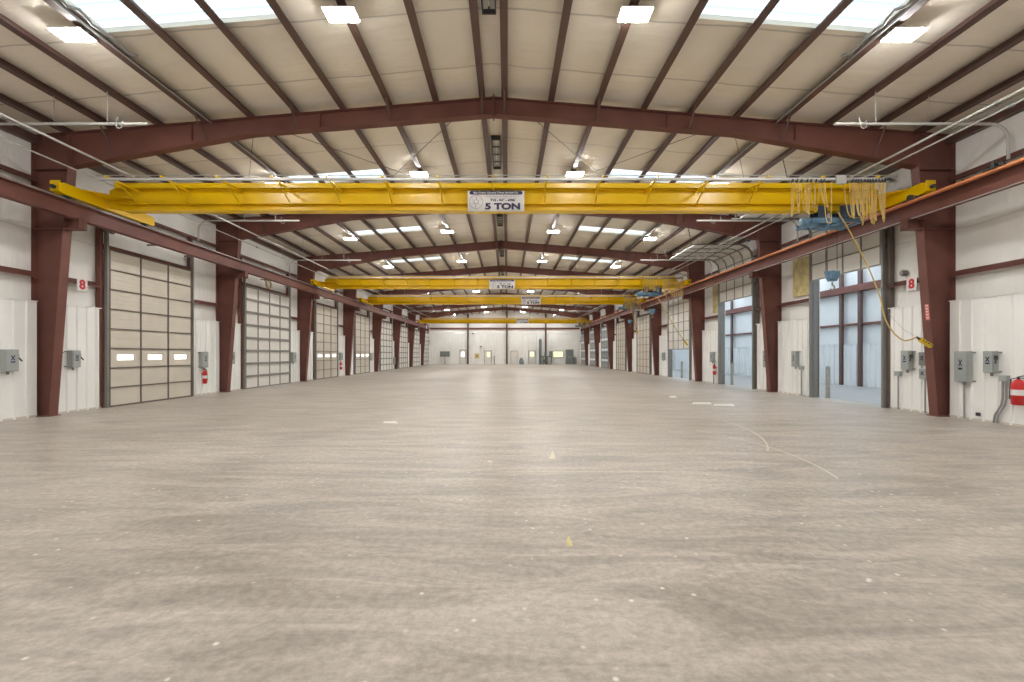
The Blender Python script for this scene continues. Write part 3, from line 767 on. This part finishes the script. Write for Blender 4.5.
for k in (3, 4): sect_door(1, k, *DR[k], 'plain')
for k in (5, 6, 7): sect_door(1, k, *DR[k], 'slots')
# reveals of the open doorways and threshold
for k, (a, b) in OPEN.items():
    for u, d in ((a, -1), (b, 1)):
        m = MB(); m.box(XL-.03, XS+.03, u+d*.0, u+d*.08, 0, 4.88); tag(m.build('door_post', M_strut), f'grey steel door post on the {"near" if d < 0 else "far"} edge of the {ORD[k]} open doorway', 'door post', 'door posts')
# bollards
for i, (x, y, h) in enumerate(((12.42, 17.1, 1.15), (12.45, 24.45, 1.1), (12.5, 31.6, 1.1))):
    T = thing('bollard', f'grey bollard standing in the {ORD[i]} open doorway', 'bollard', (x, y, 0), 'bollards in the open doorways')
    MB().revolve((x, y, 0), [(.075, 0), (.075, h), (.06, h+.03), (.02, h+.045)], 14).build('post', M_conc, T)
    MB().revolve((x, y, 0), [(.1, 0), (.1, .02)], 14).build('base_plate', M_strut, T)

# yellow chain wheel above the second closed door
T = thing('chain_coil', 'yellow coil hung above the white strut grid door', 'coil', PT(268, 285, 23.1), None)
cx, cy, cz = -XL+.22, 23.2, 5.22
for q in range(3): MB().tube([(cx+.02*q, cy+.24*math.cos(a*PI/10), cz+.24*math.sin(a*PI/10)) for a in range(20)], .018, 6, True).build('loop', M_yel2, T)
for o in T.children:
    pass
MB().box(-XS, cx+.05, cy-.02, cy+.02, cz+.2, cz+.24).build('wall_hook', M_dark, T)

# ------------------------------------------------------------------ wall fittings
def ebox(s, u0, u1, z0, z1, dep, lab, lever=True, conduit=0, stub=True, mt=None):
    T = thing('electrical_box', lab, 'electrical box', (s*XL, (u0+u1)/2, z0), 'grey electrical boxes')
    w0 = .03
    m = MB(); m.box(s*(XL-w0), s*(XL-w0-dep+.02), u0, u1, z0, z1); m.build('enclosure', mt or M_box, T, bevel=.006)
    m = MB(); m.box(s*(XL-w0-dep+.02), s*(XL-w0-dep), u0+.012, u1-.012, z0+.012, z1-.012); d = m.build('cover', mt or M_box, T, bevel=.004)
    uc = (u0+u1)/2; m = MB(); zc = z0+(z1-z0)*.62; xx = s*(XL-w0-dep-.003)
    hh = (z1-z0)*.11; m.bar((xx, uc-.04, zc-hh), (xx, uc+.04, zc+hh), .022, .004, (1, 0, 0)); m.bar((xx, uc+.04, zc-hh), (xx, uc-.04, zc+hh), .022, .004, (1, 0, 0))
    m.box(xx-.003, xx+.003, uc-.05, uc+.05, zc-hh*2.0, zc-hh*1.4)
    m.build('marking', M_navy, d)
    m = MB()
    for z in (z0+.03, z1-.03): m.box(s*XL, s*(XL-.035), u0-.05, u1+.05, z-.015, z+.015)
    m.build('mounting_rail', M_strut, T)
    if lever:
        ul = u1+.02 if s == -1 else u0-.02; m = MB(); x0 = s*(XL-w0-dep*.6); zc = z0+(z1-z0)*.7
        m.box(x0-.03, x0+.03, ul-.02, ul+.02, zc-.05, zc+.05); m.bar((x0, ul, zc), (x0-s*.07, ul+(.05 if s == -1 else -.05), zc-.13), .03)
        m.build('lever', M_dark, T)
    if stub:
        m = MB(); m.revolve((s*(XL-w0-dep*.5), uc-.03, z0), [(.03, 0), (.03, -.05), (.022, -.08)], 10); m.build('conduit_fitting', M_strut, T)
    if conduit:
        MB().tube([(s*(XL-.07), uc, z0), (s*(XL-.07), uc, .01)], conduit, 10).build('conduit', M_grey, T)
ebox(-1, 11.06, 11.36, 1.22, 1.76, .2, 'grey switch box on the closed door wall in front of the nearest column')
ebox(-1, 12.78, 13.03, 1.27, 1.75, .18, 'grey switch box on the closed door wall just past the nearest column')
ebox(-1, 18.3, 18.65, 1.10, 1.74, .14, 'grey switch box above the fire extinguisher beyond the nearest tan door', False)
ebox(-1, 20.15, 20.45, 1.2, 1.75, .16, 'grey switch box between the second column and the white grid door', False)
ebox(-1, 26.0, 26.4, 1.15, 1.75, .16, 'grey switch box at the far edge of the nearest white grid door', False)
ebox(-1, 33.5, 33.9, 1.2, 1.75, .16, 'grey switch box beyond the second tan windowed door', False)
ebox(-1, 41.0, 41.5, 1.1, 1.75, .16, 'grey switch box beyond the third tan windowed door', False)
ebox(-1, 49.4, 49.8, .5, 1.3, .16, 'low grey switch box near the sixth column', False)
ebox(1, 11.38, 11.73, .94, 1.72, .14, 'large grey breaker box beside the nearest column on the annex wall', False, .022)
ebox(1, 10.78, 11.02, 1.2, 1.72, .14, 'smaller grey switch box between the large breaker box and red extinguisher', True)
ebox(1, 13.05, 13.33, 1.19, 1.75, .13, 'grey switch box nearest the first open doorway', True)
ebox(1, 12.52, 12.75, 1.33, 1.70, .13, 'dark grey switch box behind the yellow pendant', False, 0, False, M_strut)
ebox(1, 12.52, 12.75, .95, 1.24, .12, 'small grey junction box under the dark grey switch box', False, .02, False)
ebox(1, 18.15, 18.45, 1.13, 1.77, .13, 'grey switch box beyond the first open doorway', False)
ebox(1, 20.15, 20.5, 1.05, 1.8, .14, 'grey switch box with conduit just past the second annex side column', False, .025)
ebox(1, 25.45, 25.85, 1.2, 1.76, .14, 'grey switch box beyond the second open doorway', False)
ebox(1, 33.5, 33.9, 1.2, 1.76, .14, 'grey switch box beyond the half raised door', False)
def capped(u, z, lab, two=False):
    T = thing('conduit_riser', lab, 'conduit', (XL, u, 0), 'conduit risers on the annex wall')
    m = MB(); m.box(XL-.02, XL-.12, u-.09, u+.09, z-.12, z+.02); m.box(XL-.01, XL-.13, u-.1, u+.1, z, z+.02); m.build('cap_box', M_box, T, bevel=.005)
    for q in ((-.04, .04) if two else (0,)):
        pts = [(XL-.07, u+q, z-.1), (XL-.07, u+q, .62), (XL-.07, u+q+(.03 if two else 0), .45), (XL-.07, u+q+(.17 if two else 0), .2), (XL-.07, u+q+(.2 if two else 0), .01)]
        MB().tube(pts, .022, 8).build('conduit', M_grey, T)
capped(10.62, 1.13, 'pair of bent conduits with a cap box beside the red extinguisher', True)
capped(13.5, 1.12, 'single capped conduit riser at the near edge of the first open doorway')
capped(17.95, 1.15, 'single capped conduit riser at the far edge of the first open doorway')

def extinguisher(s, u, z, lab, h=.55, shelf=True):
    T = thing('fire_extinguisher', lab, 'fire extinguisher', (s*XL, u, z), 'red fire extinguishers')
    x = s*(XL-.15); r = .12 if s == 1 and u < 12 else .085
    MB().revolve((x, u, z), [(r*.8, 0), (r, .02), (r, h-.12), (r*.85, h-.06), (r*.4, h-.01), (r*.3, h)], 20).build('cylinder_body', M_red, T)
    MB().revolve((x, u, z), [(r+.003, h*.38), (r+.003, h*.60)], 20).build('label_band', M_pale, T, label='white label band')
    m = MB(); m.revolve((x, u, z+h), [(.025, 0), (.03, .02), (.02, .06)], 10); m.bar((x, u, z+h+.05), (x, u-.14, z+h+.09), .02); m.bar((x, u, z+h+.03), (x, u-.12, z+h+.03), .02)
    m.build('valve_handle', M_dark, T)
    MB().tube([(x, u+.03, z+h+.03), (x, u+r+.03, z+h), (x-s*.02, u+r+.035, z+h*.6), (x-s*.03, u+r+.03, z+.12)], .012, 7).build('hose', M_dark, T)
    m = MB(); m.box(s*XL, x+s*.02, u-.04, u+.04, z+h*.7, z+h*.76); m.build('wall_bracket', M_dark, T)
extinguisher(1, 10.26, .50, 'large red fire extinguisher with white band on the annex wall nearest the camera', .58)
extinguisher(-1, 18.45, .45, 'red fire extinguisher on the closed door wall beyond the nearest tan door')
extinguisher(-1, 33.6, .5, 'red fire extinguisher on the closed door wall beyond the second tan door')
extinguisher(1, 25.3, .5, 'red fire extinguisher beyond the second open doorway')
tag(MB().tube([(XL-.19, 25.3, .5), (XL-.19, 25.3, .0)], .03, 8).build('extinguisher_stand', M_strut), 'thin stand post under the extinguisher by the second open doorway', 'stand')

# bay number signs
for s, y in ((-1, 13.2), (1, 13.05)):
    T = thing('bay_number_sign', f'white square sign with red 8 on the {WALL[s]}', 'sign', (s*12, y, 3.64), 'bay number signs')
    x = s*(XL-.07); MB().box(x, x-s*.012, y-.16, y+.16, 3.48, 3.82).build('sign_plate', M_pale, T)
    vs, fs = text_mesh('8', .36, .018)
    t = MB(); t.add([(x-s*(.014+c), y+s*(-a), 3.65+b) for a, b, c in vs], fs); t.build('numeral', M_rtext, T)
# warning sticker on the nearest annex side column
def on_flange(z): return 11.75-.5*z/6.55-.016
m = MB(); m.hull8([(on_flange(2.55)-.001, 12.03, 2.55), (on_flange(2.55)-.004, 12.03, 2.55), (on_flange(2.55)-.004, 12.14, 2.55), (on_flange(2.55)-.001, 12.14, 2.55)],
                  [(on_flange(2.97)-.001, 12.03, 2.97), (on_flange(2.97)-.004, 12.03, 2.97), (on_flange(2.97)-.004, 12.14, 2.97), (on_flange(2.97)-.001, 12.14, 2.97)])
o = tag(m.build('warning_sticker', mat('sticker_red', (.75, .22, .18), .5)), 'narrow red and white warning sticker on the nearest annex side column', 'sticker')
m = MB()
for q in range(5):
    z = 2.60+.08*q; m.box(on_flange(z)-.006, on_flange(z)-.003, 12.05, 12.12, z, z+.03)
m.build('sticker_stripe', M_pale, o)

# small pipe with valve beside nearest left column
T = thing('air_line', 'thin dark air line with valve beside the nearest column on the closed door wall', 'pipe', (-XL, 12.5, 1.2))
MB().tube([(-XL+.06, 12.5, 1.2), (-XL+.06, 12.5, 3.0)], .018, 8).build('pipe', M_purlin, T)
m = MB(); m.revolve((-XL+.06, 12.5, 1.66), [(.03, 0), (.035, .03), (.03, .06)], 10); m.bar((-XL+.1, 12.44, 1.69), (-XL+.1, 12.62, 1.69), .02); m.build('valve', M_dark, T)
MB().box(-XL, -XL+.06, 12.48, 12.52, 1.3, 1.34).build('pipe_clip', M_dark, T)
tag(MB().box(XL-.045, XL-.0, 11.22, 11.30, .12, .20).build('floor_outlet', M_dark), 'small black outlet low on the annex wall near the nearest column', 'outlet')
m = MB(); m.revolve((XS, 13.5, 4.05), [(.09, 0), (.09, -.12), (.06, -.15)], 14, 'x'); tag(m.build('horn', M_strut), 'small round grey horn on the annex wall above the 8 sign', 'horn')

# ------------------------------------------------------------------ things on the far wall
K = .1605
fx = lambda px: .36+(px-507)*K
fz = lambda py: 1.65+(354-py)*K
YW = YF-.14
def farbox(name, lab, cat, px0, px1, py0, py1, d, m_, parts=True, y0=None):
    T = thing(name, lab, cat, (fx((px0+px1)/2), YW, fz(py1)))
    yy = y0 or YW
    b = MB().box(fx(px0), fx(px1), yy-d, yy, fz(py1), fz(py0)); b.build('panel', m_, T, bevel=.01); return T
T = farbox('notice_board', 'dark board on a post at the far wall', 'board', 440.6, 450.2, 351.3, 356.6, .08, M_greym, y0=YW-.5)
m = MB()
for q in range(1, 4): m.box(fx(440.6+2.4*q)-.03, fx(440.6+2.4*q)+.03, YW-.6, YW-.58, fz(356.4), fz(351.5))
m.build('divider', M_strut, T)
MB().tube([(fx(445.5), YW-.52, fz(356.6)), (fx(445.5), YW-.52, 0)], .06, 8).build('post', M_strut, T)
MB().box(fx(443), fx(448), YW-.8, YW-.3, 0, .04).build('foot', M_strut, T)
def man_door(n_, px0, px1, ptop, w0, w1, z0, z1, lab, fill):
    T = thing(f'door_{n_}', lab, None, (fx(px0), YW, 0), kind='structure')
    a, b = fx(px0), fx(px1); zt = fz(ptop); m = MB()
    m.box(a-.06, a, YW-.06, YW, 0, zt+.06); m.box(b, b+.06, YW-.06, YW, 0, zt+.06); m.box(a-.06, b+.06, YW-.06, YW, zt, zt+.06); m.build('door_frame', M_strut, T)
    l = MB().box(a, b, YW-.05, YW, 0.01, zt).build('door_leaf', M_wdoor, T)
    MB().box(fx(w0), fx(w1), YW-.07, YW-.05, z0, z1).build('window_pane', fill, l)
    MB().bar((b-.12, YW-.1, 1.0), (b-.24, YW-.1, 1.0), .03).build('handle', M_dark, l)
man_door(30, 460, 466, 350, 461.2, 464.4, 1.25, 1.95, 'white personnel door with lit window beside the first post of the far wall', M_daypane)
man_door(31, 484.8, 491.2, 351, 487.2, 490, 1.2, 1.95, 'white personnel door with lit window near the middle of the far wall', M_yelpane)
man_door(32, 511, 517, 351.2, 512.5, 515, 1.5, 1.9, 'white personnel door just past the centre post of the far wall', M_wdoor)
man_door(33, 528.6, 535.0, 351, 530, 534, 1.25, 1.98, 'personnel door with yellow lit window beside the grey press', M_yelpane)
T = thing('window_60', 'wide yellow lit window in the far wall', None, (fx(557), YW, 2), kind='structure')
MB().box(fx(553.4), fx(562.8), YW-.05, YW, fz(357), fz(351.6)).build('pane', M_yelpane, T)
m = MB(); a, b, c, d = fx(553), fx(563.2), fz(357.4), fz(351.2)
m.box(a, b, YW-.08, YW, c-.05, c); m.box(a, b, YW-.08, YW, d, d+.05); m.box(a-.05, a, YW-.08, YW, c-.05, d+.05); m.box(b, b+.05, YW-.08, YW, c-.05, d+.05); m.box(a, b, YW-.07, YW, (c+d)/2-.015, (c+d)/2+.015)
m.build('window_frame', M_strut, T)
T = farbox('hazard_sign', 'yellow square sign with a dark centre on the far wall', 'sign', 474.6, 479.3, 353.4, 358.4, .02, mat('sign_yellow', (.72, .55, .22), .5))
MB().box(fx(476), fx(478.2), YW-.035, YW-.02, fz(357), fz(355)).build('symbol', M_greym, T)
# press / machine tower
T = thing('milling_machine', 'grey machine tower with a work table standing at the far wall', 'machine', (fx(545), YW-1, 0))
m = MB(); a, b = fx(538.4), fx(541.2)
m.box(a, b, YW-1.0, YW-.6, 0, fz(340)); m.box(a+.08, b-.08, YW-1.05, YW-.9, 1, fz(339)); m.build('column', M_greym, T, bevel=.02)
m = MB(); m.box(fx(538.5), fx(551.5), YW-1.4, YW-.5, 1.15, 1.35); m.build('work_table', M_greym, T)
for px in (539.2, 542.5, 546.5, 550.8): MB().box(fx(px)-.08, fx(px)+.08, YW-1.3, YW-.6, 0, 1.15).build('leg', M_greym, T)
m = MB(); m.box(fx(548.6), fx(551.8), YW-1.2, YW-.7, 1.35, fz(351.2)); m.box(fx(549), fx(551), YW-1.25, YW-1.2, 1.5, 2.0); m.build('motor_housing', M_greym, T, bevel=.03)
m = MB(); m.cyl((fx(544.6), YW-.95, 1.35), (fx(544.6), YW-.95, 1.9), .12); m.box(fx(542.8), fx(546), YW-1.1, YW-.8, .4, .8); m.build('vise', M_strut, T)
T = farbox('storage_cabinet', 'tall blue grey storage cabinet standing at the far wall', 'cabinet', 565.4, 572.6, 349.6, 364.3, .6, mat('cabinet_bluegrey', (.16, .19, .21), .5), y0=YW-.2)
for q in (0, 1):
    a = fx(565.6+q*3.55); d_ = MB().box(a, a+3.3*K, YW-.83, YW-.8, .12, fz(350)).build('cabinet_door', M_greym, T); MB().box(a+(.42 if q == 0 else .06), a+(.46 if q == 0 else .10), YW-.86, YW-.83, 1.0, 1.3).build('handle', M_pipe, d_)
T = farbox('low_cabinet', 'low grey cabinet beside the tall storage cabinet', 'cabinet', 573.2, 575.8, 357.2, 364.3, .5, M_greym, y0=YW-.2)
MB().box(fx(573.4), fx(575.6), YW-.73, YW-.7, .1, .95).build('cabinet_door', M_strut, T)
m = MB(); m.revolve((fx(521.4), YW-.5, 0), [(.38, 0), (.36, .5), (.28, .9), (.16, 1.05), (.05, 1.08)], 14); tag(m.build('covered_drum', M_greym), 'grey rounded drum on the floor beside the centre post', 'drum')
m = MB(); m.tube([(fx(494.4), YW-.3, 0), (fx(494.4), YW-.3, 1.35)], .06, 8); m.box(fx(494.4)-.12, fx(494.4)+.12, YW-.4, YW-.2, 0, .04); tag(m.build('standpipe', M_strut), 'short grey standpipe at the far wall between door and centre post', 'standpipe')
for px, py, l in ((473, 333.4, 'upper'), (480.8, 346.5, 'lower')):
    m = MB(); m.box(fx(px)-.14, fx(px)+.14, YW-.16, YW, fz(py)-.1, fz(py)+.1); m.revolve((fx(px), YW-.16, fz(py)), [(.07, 0), (.09, -.08)], 10, 'y')
    tag(m.build('wall_speaker', M_strut), f'small grey wall fixture on the far wall, {l} of two', 'wall fixture')

# ------------------------------------------------------------------ marks and scraps on the floor
m = MB(); m.box(.25, 2.6, 6.36, 6.385, 0, .0015); tag(m.build('paint_line', M_paint), 'thin pale painted line across the floor', 'floor marking')
def flat(name, pts, mt, lab, cat):
    m = MB(); m.prism(pts, 0, .002, lambda a, b, t: (a, b, t)); tag(m.build(name, mt), lab, cat)
def FL(px, py): d = 1.65*455/(py-354); return (.36+(px-507)*d/455, d)
flat('paint_arrow', [FL(549, 459), FL(556, 459), FL(552.5, 450)], M_paint, 'pale triangular paint mark beyond the painted line', 'floor marking')
flat('yellow_mark', [FL(567, 546), FL(573, 546), FL(569, 536), FL(566.5, 540)], M_ypaint, 'small yellow paint mark nearest the camera', 'floor marking')
flat('yellow_fleck', [FL(487, 462.5), FL(493, 463), FL(491, 460), FL(488, 460.5)], M_paint, 'tiny pale fleck beside the end of the painted line', 'floor marking')
for q, (a, b, c) in enumerate(((669, 677, 396.5), (692, 712, 403), (713, 735, 404.6), (383, 398, 422))):
    flat('tape_patch', [FL(a, c+1), FL(b, c+1.4), FL(b-2, c-.9), FL(a+1, c-.7)], M_white, 'white tape patch on the floor, ' + ['farthest of the three by the annex side', 'middle one by the annex side', 'longest one by the annex side', 'alone on the closed door side'][q], 'tape patch')
for q, (x0, y0, r, a0, a1) in enumerate(((.4, 7.6, 4.6, -.35, .5), (-.5, 11.0, 6.2, -.55, .1))):
    m = MB(); vs = []; fs = []
    for i in range(25):
        a = a0+(a1-a0)*i/24
        for rr in (r, r+.035): vs += [(x0+rr*math.cos(a), y0+rr*math.sin(a), .0012)]
    for i in range(24): fs.append((2*i, 2*i+1, 2*i+3, 2*i+2))
    m.add(vs, fs); tag(m.build('tyre_arc', mat('scuff%d' % q, (.60, .545, .47), .5, var=.12, scale=9)), ['faint pale curved scuff nearest the camera', 'faint pale curved scuff farther down the hall'][q], 'scuff mark')

for o in bpy.data.objects:
    if '_w' in o: del o['_w']
